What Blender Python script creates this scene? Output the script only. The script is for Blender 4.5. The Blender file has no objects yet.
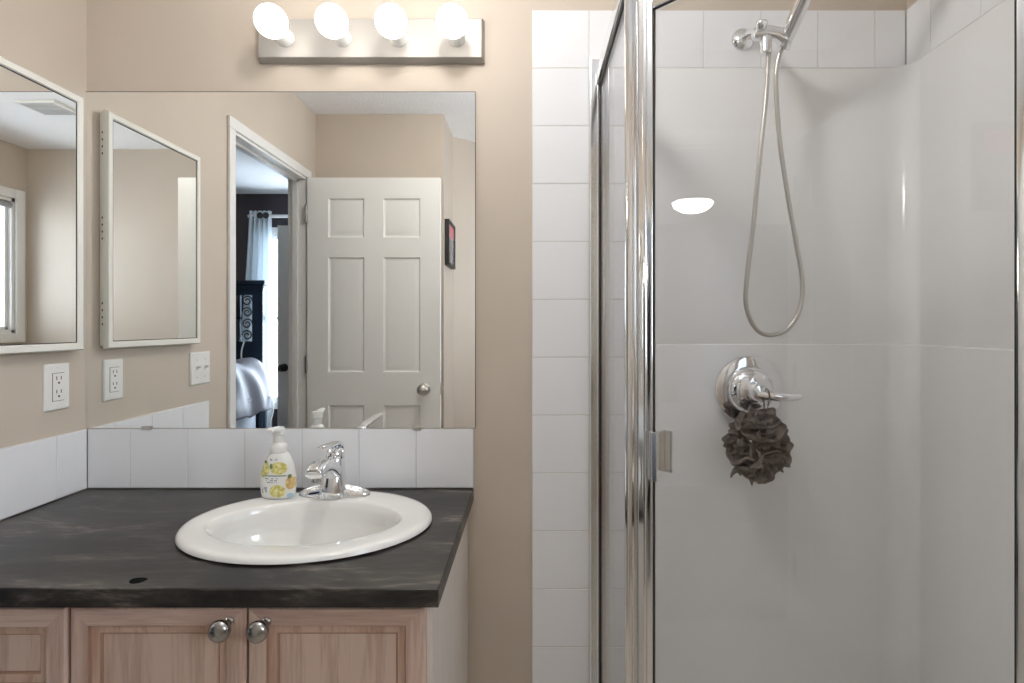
import bpy, bmesh, math, random
from math import pi, sin, cos, radians as R
from mathutils import Vector, Matrix, noise

S = bpy.context.scene
C = S.collection
random.seed(7)

# ------------------------------------------------------------------ camera
# Convention while building: x right, Y = distance from the mirror wall into the room, z up (Y is flipped to -y on linking).
cd = bpy.data.cameras.new('camera')
cam = bpy.data.objects.new('camera', cd); C.objects.link(cam)
cam.location = (0, -1.47, 1.27)
cam.rotation_euler = (R(90), 0, 0)
cd.sensor_width = 36.0
cd.lens = 558.0/1024*36
cd.shift_x = (512-531)/1024
cd.shift_y = -(341.5-325)/1024
cd.clip_start = 0.02
S.camera = cam

# ------------------------------------------------------------------ world, lights, exposure
w = bpy.data.worlds.new('sky'); S.world = w; w.use_nodes = True
bg = w.node_tree.nodes['Background']
bg.inputs[0].default_value = (0.62, 0.78, 1.0, 1); bg.inputs[1].default_value = 2.0
S.view_settings.view_transform = 'Standard'; S.view_settings.look = 'None'
S.view_settings.gamma = 1.0; S.view_settings.use_curve_mapping = False
S.view_settings.exposure = 0.45
cy = S.cycles
cy.max_bounces = 14; cy.diffuse_bounces = 6; cy.glossy_bounces = 8; cy.transparent_max_bounces = 24; cy.transmission_bounces = 8
cy.use_denoising = True; cy.blur_glossy = 0.5; cy.sample_clamp_indirect = 6.0
cy.caustics_refractive = False

BULB = 3.6
DOME = 30.0
FILL_GLOBE = 46.0  # strength of the added, unseen fill globe
def area(name, loc, rot, sx, sy, power, col):
    l = bpy.data.lights.new(name, 'AREA'); l.shape = 'RECTANGLE'; l.size = sx; l.size_y = sy; l.energy = power; l.color = col
    o = bpy.data.objects.new(name, l); C.objects.link(o); o.location = loc; o.rotation_euler = rot
    return o
# daylight through the bathroom window (right wall) and the bedroom window (far bedroom wall)
area('bathroom_window_daylight', (1.75, -1.70, 1.62), (R(97), 0, R(90)), 1.9, 1.7, 60, (0.88, 0.94, 1.0))
area('bedroom_window_daylight', (-1.90, -3.62, 1.31), (R(102), 0, 0), 1.0, 1.6, 42, (0.78, 0.89, 1.0))

# ------------------------------------------------------------------ materials
def lin(c):
    return tuple(((v/255)/12.92 if v/255 <= .04045 else ((v/255+.055)/1.055)**2.4) for v in c)
def nodes(name):
    m = bpy.data.materials.new(name); m.use_nodes = True
    nt = m.node_tree; b = nt.nodes['Principled BSDF']
    return m, nt, b
def mat(name, col, rough=.5, metal=0, spec=.5, coat=0, em=None, emS=0, sheen=0, alpha=None):
    m, nt, b = nodes(name)
    b.inputs['Base Color'].default_value = (*col, 1); b.inputs['Roughness'].default_value = rough
    b.inputs['Metallic'].default_value = metal; b.inputs['Specular IOR Level'].default_value = spec
    b.inputs['Coat Weight'].default_value = coat
    if em: b.inputs['Emission Color'].default_value = (*em, 1); b.inputs['Emission Strength'].default_value = emS
    return m
def tex(nt, kind, scale=(1, 1, 1), rot=(0, 0, 0), **kw):
    tc = nt.nodes.new('ShaderNodeTexCoord'); mp = nt.nodes.new('ShaderNodeMapping')
    mp.inputs['Scale'].default_value = scale; mp.inputs['Rotation'].default_value = rot
    nt.links.new(tc.outputs['Object'], mp.inputs['Vector'])
    t = nt.nodes.new(kind); nt.links.new(mp.outputs[0], t.inputs['Vector'])
    for k, v in kw.items():
        t.inputs[k].default_value = v
    return t
def ramp(nt, fac, stops):
    r = nt.nodes.new('ShaderNodeValToRGB'); e = r.color_ramp.elements
    while len(e) < len(stops): e.new(.5)
    for i, (p, c) in enumerate(stops):
        e[i].position = p; e[i].color = (*c, 1)
    nt.links.new(fac, r.inputs[0]); return r
def bump(nt, b, h, strength, dist=.001):
    bp = nt.nodes.new('ShaderNodeBump'); bp.inputs['Strength'].default_value = strength; bp.inputs['Distance'].default_value = dist
    nt.links.new(h, bp.inputs['Height']); nt.links.new(bp.outputs[0], b.inputs['Normal'])
def paint(name, col, rough=.6, scale=220, st=.25, dist=.0006):
    m, nt, b = nodes(name)
    n = tex(nt, 'ShaderNodeTexNoise', Scale=scale, Detail=3.0)
    lo = tuple(v*.97 for v in col); hi = tuple(min(1, v*1.03) for v in col)
    n2 = tex(nt, 'ShaderNodeTexNoise', Scale=3.0, Detail=4.0)
    r = ramp(nt, n2.outputs['Fac'], [(.3, lo), (.7, hi)])
    nt.links.new(r.outputs[0], b.inputs['Base Color']); b.inputs['Roughness'].default_value = rough
    bump(nt, b, n.outputs['Fac'], st, dist)
    return m
def wood(name, c0, c1, c2, rough=.38, vertical=True):
    m, nt, b = nodes(name)
    sc = (26, 26, 1.6) if vertical else (1.6, 26, 26)
    n = tex(nt, 'ShaderNodeTexNoise', scale=sc, Scale=1.6, Detail=6.0, Roughness=.62, Distortion=.6)
    fine = tex(nt, 'ShaderNodeTexNoise', scale=tuple(v*5 for v in sc), Scale=2.0, Detail=3.0)
    big = tex(nt, 'ShaderNodeTexNoise', scale=tuple(v*.25 for v in sc), Scale=1.2, Detail=2.0)
    mx = nt.nodes.new('ShaderNodeMath'); mx.operation = 'MULTIPLY_ADD'
    nt.links.new(fine.outputs['Fac'], mx.inputs[0]); mx.inputs[1].default_value = .35
    nt.links.new(n.outputs['Fac'], mx.inputs[2])
    mx2 = nt.nodes.new('ShaderNodeMath'); mx2.operation = 'MULTIPLY_ADD'
    nt.links.new(big.outputs['Fac'], mx2.inputs[0]); mx2.inputs[1].default_value = .5
    nt.links.new(mx.outputs[0], mx2.inputs[2])
    r = ramp(nt, mx2.outputs[0], [(.55, c0), (.85, c1), (1.0, c2)])
    nt.links.new(r.outputs[0], b.inputs['Base Color']); b.inputs['Roughness'].default_value = rough
    bump(nt, b, fine.outputs['Fac'], .12, .0004)
    return m
def glass(name, tint=(.985, .987, .988), rough=0.0, ior=1.45):
    m = bpy.data.materials.new(name); m.use_nodes = True; nt = m.node_tree; nt.nodes.clear()
    out = nt.nodes.new('ShaderNodeOutputMaterial'); mix = nt.nodes.new('ShaderNodeMixShader')
    tr = nt.nodes.new('ShaderNodeBsdfTransparent'); tr.inputs[0].default_value = (*tint, 1)
    gl = nt.nodes.new('ShaderNodeBsdfGlossy'); gl.inputs['Roughness'].default_value = rough
    fr = nt.nodes.new('ShaderNodeFresnel'); ge = nt.nodes.new('ShaderNodeNewGeometry')
    mr = nt.nodes.new('ShaderNodeMapRange'); mr.inputs['To Min'].default_value = ior; mr.inputs['To Max'].default_value = 1/ior
    nt.links.new(ge.outputs['Backfacing'], mr.inputs['Value']); nt.links.new(mr.outputs[0], fr.inputs['IOR'])
    nt.links.new(fr.outputs[0], mix.inputs[0]); nt.links.new(tr.outputs[0], mix.inputs[1]); nt.links.new(gl.outputs[0], mix.inputs[2])
    nt.links.new(mix.outputs[0], out.inputs[0])
    return m

M = {}
M['wall'] = paint('beige_wall_paint', lin((197, 185, 171)), .55)
M['ceiling'] = paint('white_ceiling_stipple', (.90, .90, .91), .9, 90, .9, .004)
M['floor'] = paint('vinyl_floor', lin((205, 196, 184)), .4, 30, .1)
M['trim'] = mat('white_trim_paint', (.78, .775, .76), .32)
M['doorpaint'] = mat('white_door_paint', lin((238, 238, 235)), .42)
M['tile'] = mat('white_glazed_tile', (.83, .84, .865), .09, coat=.3)
M['grout'] = mat('white_grout', (.66, .65, .63), .8)
M['acrylic'] = mat('white_acrylic', (.815, .82, .825), .16, spec=.5)
M['porcelain'] = mat('white_porcelain', (.83, .825, .80), .07, coat=.5)
M['chrome'] = mat('polished_chrome', (.86, .87, .89), .05, 1)
M['satin'] = mat('brushed_nickel', (.56, .54, .51), .28, 1)
M['pewter'] = mat('dark_pewter', (.40, .39, .375), .24, 1)
M['plate'] = mat('brushed_nickel_plate', (.42, .40, .375), .5, .35)
M['alu'] = mat('bright_aluminium', (.84, .845, .85), .11, 1)
M['gasket'] = mat('black_rubber', (.012, .012, .014), .5)
M['mirror'] = mat('silvered_mirror', (.93, .94, .93), .0, 1)
M['dark'] = mat('dark_slot', (.02, .018, .016), .5)
M['plastic'] = mat('white_plastic', (.80, .795, .77), .3)
M['cabwhite'] = mat('white_enamel', (.80, .785, .73), .35)
M['bulb'] = mat('frosted_lit_bulb', (.9, .9, .88), .4, em=(1.0, .95, .88), emS=BULB)
M['dome'] = mat('frosted_lit_dome', (.9, .9, .88), .4, em=(1.0, .96, .9), emS=DOME)
M['fillglass'] = mat('fill_globe_glass', (.9, .9, .88), .4, em=(1.0, .97, .93), emS=FILL_GLOBE)
M['glass'] = glass('clear_shower_glass')
M['pane'] = glass('window_pane_glass')
mp = (lin((163, 136, 124)), lin((190, 162, 148)), lin((207, 183, 168)))
M['maple'] = wood('pickled_maple_vertical', *mp)
M['mapleh'] = wood('pickled_maple_horizontal', *mp, vertical=False)
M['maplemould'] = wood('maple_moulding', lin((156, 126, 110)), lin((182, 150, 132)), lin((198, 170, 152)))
M['groove'] = mat('darker_groove', lin((164, 128, 108)), .5)  # moulding groove faces in a darker brown than the maple
M['side'] = wood('pale_side_panel', lin((222, 213, 204)), lin((225, 217, 209)), lin((229, 221, 213)))
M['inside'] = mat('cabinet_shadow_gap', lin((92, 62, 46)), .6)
M['darkwood'] = mat('dark_stained_wood', (.011, .020, .036), .25)  # slight blue in the base colour stands in for the window's sheen
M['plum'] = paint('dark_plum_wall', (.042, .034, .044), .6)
M['carpet'] = paint('bedroom_carpet', (.3, .27, .24), .95, 300, .8, .004)
M['bedding'] = mat('silver_bedding', (.30, .295, .33), .45)
M['mattress'] = mat('pale_mattress', (.55, .58, .64), .7)
M['iron'] = mat('black_iron', (.015, .015, .017), .45)
M['cord'] = mat('white_cord', (.75, .75, .75), .5)
def pouf_mat():
    m, nt, b = nodes('grey_brown_mesh')
    n = tex(nt, 'ShaderNodeTexNoise', Scale=60, Detail=3.0)
    r = ramp(nt, n.outputs['Fac'], [(.35, lin((128, 117, 110))), (.65, lin((164, 152, 143)))])
    nt.links.new(r.outputs[0], b.inputs['Base Color']); b.inputs['Roughness'].default_value = .7
    tl = nt.nodes.new('ShaderNodeBsdfTranslucent'); nt.links.new(r.outputs[0], tl.inputs[0])
    mx = nt.nodes.new('ShaderNodeMixShader'); mx.inputs[0].default_value = .45
    nt.links.new(b.outputs[0], mx.inputs[1]); nt.links.new(tl.outputs[0], mx.inputs[2]); nt.links.new(mx.outputs[0], nt.nodes['Material Output'].inputs[0])
    return m
M['loofah'] = pouf_mat()

def counter_mat():
    m, nt, b = nodes('slate_laminate')
    n = tex(nt, 'ShaderNodeTexNoise', scale=(2.2, 7, 7), rot=(0, 0, R(-22)), Scale=1.3, Detail=9.0, Roughness=.68, Distortion=1.2)
    f = tex(nt, 'ShaderNodeTexNoise', scale=(14, 70, 60), rot=(0, 0, R(-22)), Scale=1.5, Detail=4.0)
    mx = nt.nodes.new('ShaderNodeMath'); mx.operation = 'MULTIPLY_ADD'
    nt.links.new(f.outputs['Fac'], mx.inputs[0]); mx.inputs[1].default_value = .3; nt.links.new(n.outputs['Fac'], mx.inputs[2])
    r = ramp(nt, mx.outputs[0], [(.46, (.003, .0028, .003)), (.60, (.009, .0078, .0072)), (.72, (.036, .030, .026)), (.86, (.19, .16, .14))])
    nt.links.new(r.outputs[0], b.inputs['Base Color'])
    b.inputs['Roughness'].default_value = .36
    b.inputs['Specular IOR Level'].default_value = .50
    bump(nt, b, f.outputs['Fac'], .12, .0006)
    return m
M['counter'] = counter_mat()
def curtain_mat():
    m, nt, b = nodes('pale_blue_curtain')
    b.inputs['Base Color'].default_value = (.80, .83, .85, 1); b.inputs['Roughness'].default_value = .8
    tl = nt.nodes.new('ShaderNodeBsdfTranslucent'); tl.inputs[0].default_value = (.82, .87, .90, 1)
    mx = nt.nodes.new('ShaderNodeMixShader'); mx.inputs[0].default_value = .45
    nt.links.new(b.outputs[0], mx.inputs[1]); nt.links.new(tl.outputs[0], mx.inputs[2])
    nt.links.new(mx.outputs[0], nt.nodes['Material Output'].inputs[0])
    return m
M['curtain'] = curtain_mat()

def label_mat():
    """white bottle printed with citrus fruit and lines of small print (object space: x across, z up)"""
    m, nt, b = nodes('printed_soap_bottle')
    tc = nt.nodes.new('ShaderNodeTexCoord'); sp = nt.nodes.new('ShaderNodeSeparateXYZ'); nt.links.new(tc.outputs['Object'], sp.inputs[0])
    def math_(op, a, bb=None, c=None):
        n = nt.nodes.new('ShaderNodeMath'); n.operation = op
        for i, v in enumerate((a, bb, c)):
            if v is None: continue
            if isinstance(v, (int, float)): n.inputs[i].default_value = v
            else: nt.links.new(v, n.inputs[i])
        return n.outputs[0]
    X, Y, Z = sp.outputs
    front = math_('LESS_THAN', Y, 0.0)
    col = None
    nz = nt.nodes.new('ShaderNodeTexNoise'); nz.inputs['Scale'].default_value = 140; nt.links.new(tc.outputs['Object'], nz.inputs['Vector'])
    def mixc(prev, mask, c):
        n = nt.nodes.new('ShaderNodeMix'); n.data_type = 'RGBA'
        nt.links.new(mask, n.inputs[0])
        if isinstance(prev, tuple): n.inputs[6].default_value = (*prev, 1)
        else: nt.links.new(prev, n.inputs[6])
        if isinstance(c, tuple): n.inputs[7].default_value = (*c, 1)
        else: nt.links.new(c, n.inputs[7])
        return n.outputs[2]
    def ell(cx, cz, rx, rz):
        a = math_('DIVIDE', math_('SUBTRACT', X, cx), rx); c = math_('DIVIDE', math_('SUBTRACT', Z, cz), rz)
        d = math_('ADD', math_('MULTIPLY', a, a), math_('MULTIPLY', c, c))
        return math_('MULTIPLY', math_('LESS_THAN', d, 1.0), front)
    def rect(cx, cz, rx, rz):
        a = math_('LESS_THAN', math_('ABSOLUTE', math_('SUBTRACT', X, cx)), rx); c = math_('LESS_THAN', math_('ABSOLUTE', math_('SUBTRACT', Z, cz)), rz)
        return math_('MULTIPLY', math_('MULTIPLY', a, c), front)
    fruit = ramp(nt, nz.outputs['Fac'], [(.35, lin((190, 184, 104))), (.55, lin((224, 216, 146))), (.75, lin((242, 236, 180)))]).outputs[0]
    orange = ramp(nt, nz.outputs['Fac'], [(.35, lin((206, 168, 100))), (.7, lin((236, 214, 160)))]).outputs[0]
    leaf = lin((112, 134, 86))
    col = mixc((.82, .815, .79), ell(-.027, .072, .0150, .021), fruit)
    col = mixc(col, ell(-.024, .0885, .004, .003), lin((70, 80, 60)))
    col = mixc(col, ell(.009, .074, .0195, .0150), fruit)
    col = mixc(col, ell(-.008, .079, .004, .006), leaf)
    col = mixc(col, ell(.007, .020, .0185, .0150), fruit)
    col = mixc(col, ell(.035, .038, .010, .015), orange)
    col = mixc(col, ell(.033, .054, .004, .005), leaf)
    text = math_('GREATER_THAN', nz.outputs['Fac'], .47)
    col = mixc(col, rect(-.001, .0565, .028, .0018), lin((150, 165, 160)))
    for cz, rx in ((.050, .017), (.0455, .015), (.041, .012)):
        col = mixc(col, math_('MULTIPLY', rect(-.006, cz, rx, .0013), text), lin((150, 156, 166)))
    col = mixc(col, math_('MULTIPLY', rect(-.025, .023, .007, .008), text), lin((168, 172, 178)))
    col = mixc(col, math_('MULTIPLY', rect(-.003, .0945, .009, .002), text), lin((160, 170, 160)))
    col = mixc(col, ell(.033, .008, .006, .006), lin((176, 206, 226)))
    nt.links.new(col, b.inputs['Base Color']); b.inputs['Roughness'].default_value = .28
    return m
M['label'] = label_mat()
def art_mat():
    m, nt, b = nodes('small_art_print')
    n = tex(nt, 'ShaderNodeTexNoise', scale=(9, 9, 7), Scale=1.6, Detail=3.0)
    g = ramp(nt, n.outputs['Fac'], [(.35, (.10, .10, .11)), (.5, (.22, .22, .23)), (.62, (.05, .05, .07))])
    tc = nt.nodes.new('ShaderNodeTexCoord'); sp = nt.nodes.new('ShaderNodeSeparateXYZ'); nt.links.new(tc.outputs['Object'], sp.inputs[0])
    gt = nt.nodes.new('ShaderNodeMath'); gt.operation = 'GREATER_THAN'; gt.inputs[1].default_value = .165; nt.links.new(sp.outputs[2], gt.inputs[0])
    mx = nt.nodes.new('ShaderNodeMix'); mx.data_type = 'RGBA'; nt.links.new(gt.outputs[0], mx.inputs[0])
    nt.links.new(g.outputs[0], mx.inputs[6]); mx.inputs[7].default_value = (*lin((196, 96, 110)), 1)
    nt.links.new(mx.outputs[2], b.inputs['Base Color']); b.inputs['Roughness'].default_value = .25
    return m
M['art'] = art_mat()

# ------------------------------------------------------------------ mesh helpers
def BM(): return bmesh.new()
def box(bm, x0, x1, y0, y1, z0, z1, bev=0, seg=2):
    vs = [bm.verts.new((x, y, z)) for x in (x0, x1) for y in (y0, y1) for z in (z0, z1)]
    f = [(0, 1, 3, 2), (4, 6, 7, 5), (0, 4, 5, 1), (2, 3, 7, 6), (0, 2, 6, 4), (1, 5, 7, 3)]
    fs = [bm.faces.new([vs[i] for i in q]) for q in f]
    if bev:
        es = list({e for q in fs for e in q.edges})
        bmesh.ops.bevel(bm, geom=es, offset=bev, segments=seg, affect='EDGES', profile=.5)
    return bm
def prism(bm, poly, z0, z1):
    a = [bm.verts.new((x, y, z0)) for x, y in poly]; b = [bm.verts.new((x, y, z1)) for x, y in poly]
    n = len(poly)
    bm.faces.new(a[::-1]); bm.faces.new(b)
    for i in range(n): bm.faces.new((a[i], a[(i+1) % n], b[(i+1) % n], b[i]))
    return bm
def loft(bm, rings, cap0=True, cap1=True, closed=False):
    V = [[bm.verts.new(p) for p in r] for r in rings]; n = len(V[0])
    m = len(V)
    for k in range(m if closed else m-1):
        a, b = V[k], V[(k+1) % m]
        for i in range(n): bm.faces.new((a[i], a[(i+1) % n], b[(i+1) % n], b[i]))
    if not closed:
        if cap0: bm.faces.new(V[0][::-1])
        if cap1: bm.faces.new(V[-1])
    return bm
def frame_for(t, up):
    t = t.normalized(); s = t.cross(up)
    if s.length < 1e-5: s = t.cross(Vector((1, 0, 0)))
    s.normalize(); u = s.cross(t).normalized(); return s, u
def sweep(bm, pts, prof, n=16, up=Vector((0, 0, 1)), sup=2.0):
    """loft superelliptic sections (half width, half height) along pts"""
    P = [Vector(p) for p in pts]; rings = []
    for i, p in enumerate(P):
        t = P[min(i+1, len(P)-1)] - P[max(i-1, 0)]
        s, u = frame_for(t, up); a, b = prof[i] if isinstance(prof, list) else prof
        ring = []
        for k in range(n):
            th = 2*pi*k/n; c, d = cos(th), sin(th)
            x = math.copysign(abs(c)**(2/sup), c)*a; y = math.copysign(abs(d)**(2/sup), d)*b
            ring.append(p + s*x + u*y)
        rings.append(ring)
    return loft(bm, rings)
def tube(bm, pts, r, n=12, closed=False):
    P = [Vector(p) for p in pts]; rings = []; N = len(P); u = None
    for i, p in enumerate(P):
        t = (P[(i+1) % N] - P[i-1]) if closed else (P[min(i+1, N-1)] - P[max(i-1, 0)])
        t.normalize()
        if u is None:
            s, u = frame_for(t, Vector((0.13, .2, .97)))
        s = t.cross(u).normalized(); u = s.cross(t).normalized()
        rr = r[i] if isinstance(r, list) else r
        rings.append([p + (s*cos(2*pi*k/n) + u*sin(2*pi*k/n))*rr for k in range(n)])
    return loft(bm, rings, closed=closed)
def lathe(bm, prof, o, ax=(0, 0, 1), n=32):
    """prof: (radius, height) along axis ax from o"""
    o = Vector(o); ax = Vector(ax).normalized(); s, u = frame_for(ax, Vector((0, 0, 1)) if abs(ax.z) < .9 else Vector((0, 1, 0)))
    rings = [[o + ax*h + (s*cos(2*pi*k/n) + u*sin(2*pi*k/n))*max(r, 1e-5) for k in range(n)] for r, h in prof]
    return loft(bm, rings)
def catmull(pts, k=8):
    P = [Vector(p) for p in pts]; out = []
    for i in range(len(P)-1):
        p0, p1, p2, p3 = P[max(i-1, 0)], P[i], P[i+1], P[min(i+2, len(P)-1)]
        for j in range(k):
            t = j/k
            out.append(.5*((2*p1) + (p2-p0)*t + (2*p0-5*p1+4*p2-p3)*t*t + (3*p1-p0-3*p2+p3)*t**3))
    out.append(P[-1]); return out
def tag(o, label=None, cat=None, group=None, kind=None):
    if label: o['label'] = label
    if cat: o['category'] = cat
    if group: o['group'] = group
    if kind: o['kind'] = kind
    return o
def thing(name, loc, label, cat, group=None):
    o = bpy.data.objects.new(name, None); C.objects.link(o); o.empty_display_size = .05
    o.location = (loc[0], -loc[1], loc[2])
    return tag(o, label, cat, group)
WORLD = {}
def obj(name, bm, m, parent=None, smooth=35, label=None):
    for v in bm.verts: v.co.y = -v.co.y
    bmesh.ops.recalc_face_normals(bm, faces=bm.faces)
    if parent is not None:
        org = WORLD.get(parent.name, parent.location).copy()
    else:
        xs = [v.co.x for v in bm.verts]; ys = [v.co.y for v in bm.verts]; zs = [v.co.z for v in bm.verts]
        org = Vector(((min(xs)+max(xs))/2, (min(ys)+max(ys))/2, min(zs)))
    for v in bm.verts: v.co -= org
    me = bpy.data.meshes.new(name); bm.to_mesh(me); bm.free()
    me.materials.append(m)
    if smooth:
        me.polygons.foreach_set('use_smooth', [True]*len(me.polygons)); me.set_sharp_from_angle(angle=R(smooth if smooth > 45 else 45))
    o = bpy.data.objects.new(name, me); C.objects.link(o)
    if smooth and smooth <= 35:
        wn = o.modifiers.new('weighted_normals', 'WEIGHTED_NORMAL'); wn.keep_sharp = True
    if parent is not None:
        o.parent = parent; WORLD[o.name] = org      # children of a part are written in the same frame
    else:
        o.location = org; WORLD[o.name] = org
    if label: o['label'] = label
    return o
def struct(name, bm, m, smooth=0, label=None):
    o = obj(name, bm, m, None, smooth, label); o['kind'] = 'structure'; return o

# ------------------------------------------------------------------ setting
CE = 2.415; XL = -1.170; TH = .08; XR = .99
DY0, DY1, DZ = .723, 1.445, 2.04           # doorway in the left wall
WY0, WY1, WZ0, WZ1 = 1.25, 2.08, 1.22, 2.07  # bathroom window in the right wall
bm = BM(); box(bm, XL-TH, XR+.12, -.12, 0, 0, CE)
struct('wall_back', bm, M['wall'], label='beige painted wall behind the vanity mirror and shower')
bm = BM()
box(bm, XL-TH, XL, 0, DY0, 0, CE); box(bm, XL-TH, XL, DY1, 1.57, 0, CE); box(bm, XL-TH, XL, DY0, DY1, DZ, CE)
struct('wall_left', bm, M['wall'], label='beige left wall with the doorway to the bedroom')
bm = BM()
box(bm, XR, XR+.12, 0, WY0, 0, CE); box(bm, XR, XR+.12, WY1, 2.29, 0, CE)
box(bm, XR, XR+.12, WY0, WY1, 0, WZ0); box(bm, XR, XR+.12, WY0, WY1, WZ1, CE)
struct('wall_right', bm, M['wall'], label='beige right wall with the small window')
bm = BM()
prism(bm, [(XL-TH, 1.57), (-.474, 1.57), (-.474, 1.937), (-.175, 2.17), (XR, 2.17), (XR, 2.29), (XL-TH, 2.29)], 0, CE)
struct('wall_rear', bm, M['wall'], label='beige stepped wall opposite the mirror')
bm = BM(); box(bm, XL-TH, XR+.12, -.12, 2.29, CE, CE+.1)
struct('ceiling', bm, M['ceiling'], label='white stippled bathroom ceiling')
bm = BM(); box(bm, XL-TH, XR+.12, -.12, 2.29, -.1, 0)
struct('floor', bm, M['floor'])
# bedroom shell
BX0, BY0, BY1 = -5.2, .1, 3.41
NX0, NX1, NZ0, NZ1 = -2.36, -1.46, .60, 2.06
bm = BM()
box(bm, BX0, NX0, BY1, BY1+.12, 0, CE); box(bm, NX1, XL, BY1, BY1+.12, 0, CE)
box(bm, NX0, NX1, BY1, BY1+.12, 0, NZ0); box(bm, NX0, NX1, BY1, BY1+.12, NZ1, CE)
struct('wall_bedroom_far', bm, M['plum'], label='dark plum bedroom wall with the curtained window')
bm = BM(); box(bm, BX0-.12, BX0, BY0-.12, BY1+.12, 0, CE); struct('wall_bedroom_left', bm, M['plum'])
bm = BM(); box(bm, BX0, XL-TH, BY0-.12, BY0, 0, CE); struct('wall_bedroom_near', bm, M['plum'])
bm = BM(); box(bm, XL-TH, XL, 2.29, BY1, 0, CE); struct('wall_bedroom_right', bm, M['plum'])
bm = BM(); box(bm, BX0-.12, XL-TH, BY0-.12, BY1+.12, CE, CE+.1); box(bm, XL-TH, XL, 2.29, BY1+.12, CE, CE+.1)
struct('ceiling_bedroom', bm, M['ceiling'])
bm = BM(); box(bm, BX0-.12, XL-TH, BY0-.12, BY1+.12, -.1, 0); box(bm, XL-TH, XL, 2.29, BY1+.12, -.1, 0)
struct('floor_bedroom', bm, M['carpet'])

# doorway jamb and casing (trim_1)
bm = BM()
T = .018
box(bm, XL-TH-.004, XL+.004, DY0, DY0+T, 0, DZ-.001); box(bm, XL-TH-.004, XL+.004, DY1-T, DY1, 0, DZ-.001)
box(bm, XL-TH-.004, XL+.004, DY0, DY1, DZ-T, DZ)
box(bm, XL-.062, XL-.037, DY0+T, DY0+T+.011, 0, DZ-T); box(bm, XL-.062, XL-.037, DY1-T-.011, DY1-T, 0, DZ-T)
box(bm, XL-.062, XL-.037, DY0+T, DY1-T, DZ-T-.011, DZ-T)
for x0, x1 in ((XL+.0005, XL+.013), (XL-TH-.014, XL-TH-.0005)):
    cw = .044
    box(bm, x0, x1, DY0-cw+.006, DY0+.006, 0, DZ-.0062, .003); box(bm, x0, x1, DY1-.006, DY1+cw-.006, 0, DZ-.0062, .003)
    box(bm, x0, x1, DY0-cw+.006, DY1+cw-.006, DZ-.006, DZ+cw-.006, .003)
struct('trim_1', bm, M['trim'], 30, 'white casing and jamb of the bedroom doorway')

def six_panel(bm, w, h, t, panels):
    """door slab in local coords: x 0..w, y 0..t, z 0..h; moulded panels cut on both faces"""
    xs = sorted({0, w} | {p[0] for p in panels} | {p[1] for p in panels}); zs = sorted({0, h} | {p[2] for p in panels} | {p[3] for p in panels})
    for side in (0, 1):
        y0 = t if side else 0; d = -1 if side else 1
        vv = {}
        def V(x, z, y):
            k = (round(x, 5), round(z, 5), round(y, 5))
            if k not in vv: vv[k] = bm.verts.new((x, y, z))
            return vv[k]
        for i in range(len(xs)-1):
            for j in range(len(zs)-1):
                x0, x1, z0, z1 = xs[i], xs[i+1], zs[j], zs[j+1]
                if any(abs(x0-p[0]) < 1e-6 and abs(x1-p[1]) < 1e-6 and z0 >= p[2]-1e-6 and z1 <= p[3]+1e-6 for p in panels):
                    prof = [(0, 0), (.007, .010), (.017, .010), (.034, .003)]
                    for k in range(len(prof)-1):
                        (a, ya), (b, yb) = prof[k], prof[k+1]
                        A = [(x0+a, z0+a), (x1-a, z0+a), (x1-a, z1-a), (x0+a, z1-a)]; B = [(x0+b, z0+b), (x1-b, z0+b), (x1-b, z1-b), (x0+b, z1-b)]
                        for q in range(4):
                            r = (q+1) % 4
                            bm.faces.new((V(*A[q], y0+d*ya), V(*A[r], y0+d*ya), V(*B[r], y0+d*yb), V(*B[q], y0+d*yb)))
                    b, yb = prof[-1]
                    bm.faces.new((V(x0+b, z0+b, y0+d*yb), V(x1-b, z0+b, y0+d*yb), V(x1-b, z1-b, y0+d*yb), V(x0+b, z1-b, y0+d*yb)))
                else:
                    bm.faces.new((V(x0, z0, y0), V(x1, z0, y0), V(x1, z1, y0), V(x0, z1, y0)))
    for a, b in (((0, 0), (w, 0)), ((w, 0), (w, h)), ((w, h), (0, h)), ((0, h), (0, 0))):
        bm.faces.new([bm.verts.new(p) for p in ((a[0], 0, a[1]), (b[0], 0, b[1]), (b[0], t, b[1]), (a[0], t, a[1]))])
    return bm
def shift(bm, dx, dy, dz):
    for v in bm.verts: v.co += Vector((dx, dy, dz))
    return bm
def door_knob_bm(o, ax):
    return lathe(BM(), [(.031, 0), (.031, .004), (.024, .008), (.011, .012), (.0105, .026), (.02, .032), (.027, .042), (.0285, .052), (.025, .061), (.014, .067), (.002, .069)], o, ax)
DX = XL+.018; DW = .683; DYF = 1.415
rel = [(-1.046, -.860), (-.762, -.571)]
panels = [(a-DX, b-DX, z0-.012, z1-.012) for a, b in rel for z0, z1 in ((.22, .856), (1.027, 1.619), (1.721, 1.923))]
bm = shift(six_panel(BM(), DW, 2.018, .035, panels), DX, DYF, .012)
d1 = struct('door_1', bm, M['doorpaint'], 25, 'white six panel door standing open against the rear wall')
obj('door_knob', door_knob_bm((-.5506, DYF, .94), (0, -1, 0)), M['satin'], d1)
obj('door_knob', door_knob_bm((-.5506, DYF+.035, .94), (0, 1, 0)), M['satin'], d1)
bm = BM(); box(bm, DX+DW, DX+DW+.0015, DYF+.006, DYF+.029, .91, .968); box(bm, DX+DW, DX+DW+.011, DYF+.012, DYF+.024, .932, .946, .002)
obj('latch', bm, M['satin'], d1)
for hz in (.22, 1.02, 1.80):
    bm = BM(); tube(bm, [(XL+.0115, DYF-.004, hz), (XL+.0115, DYF-.004, hz+.09)], .006); box(bm, XL+.0125, XL+.0165, DYF-.003, DYF+.028, hz, hz+.089)
    obj('hinge', bm, M['pewter'], d1)

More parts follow.
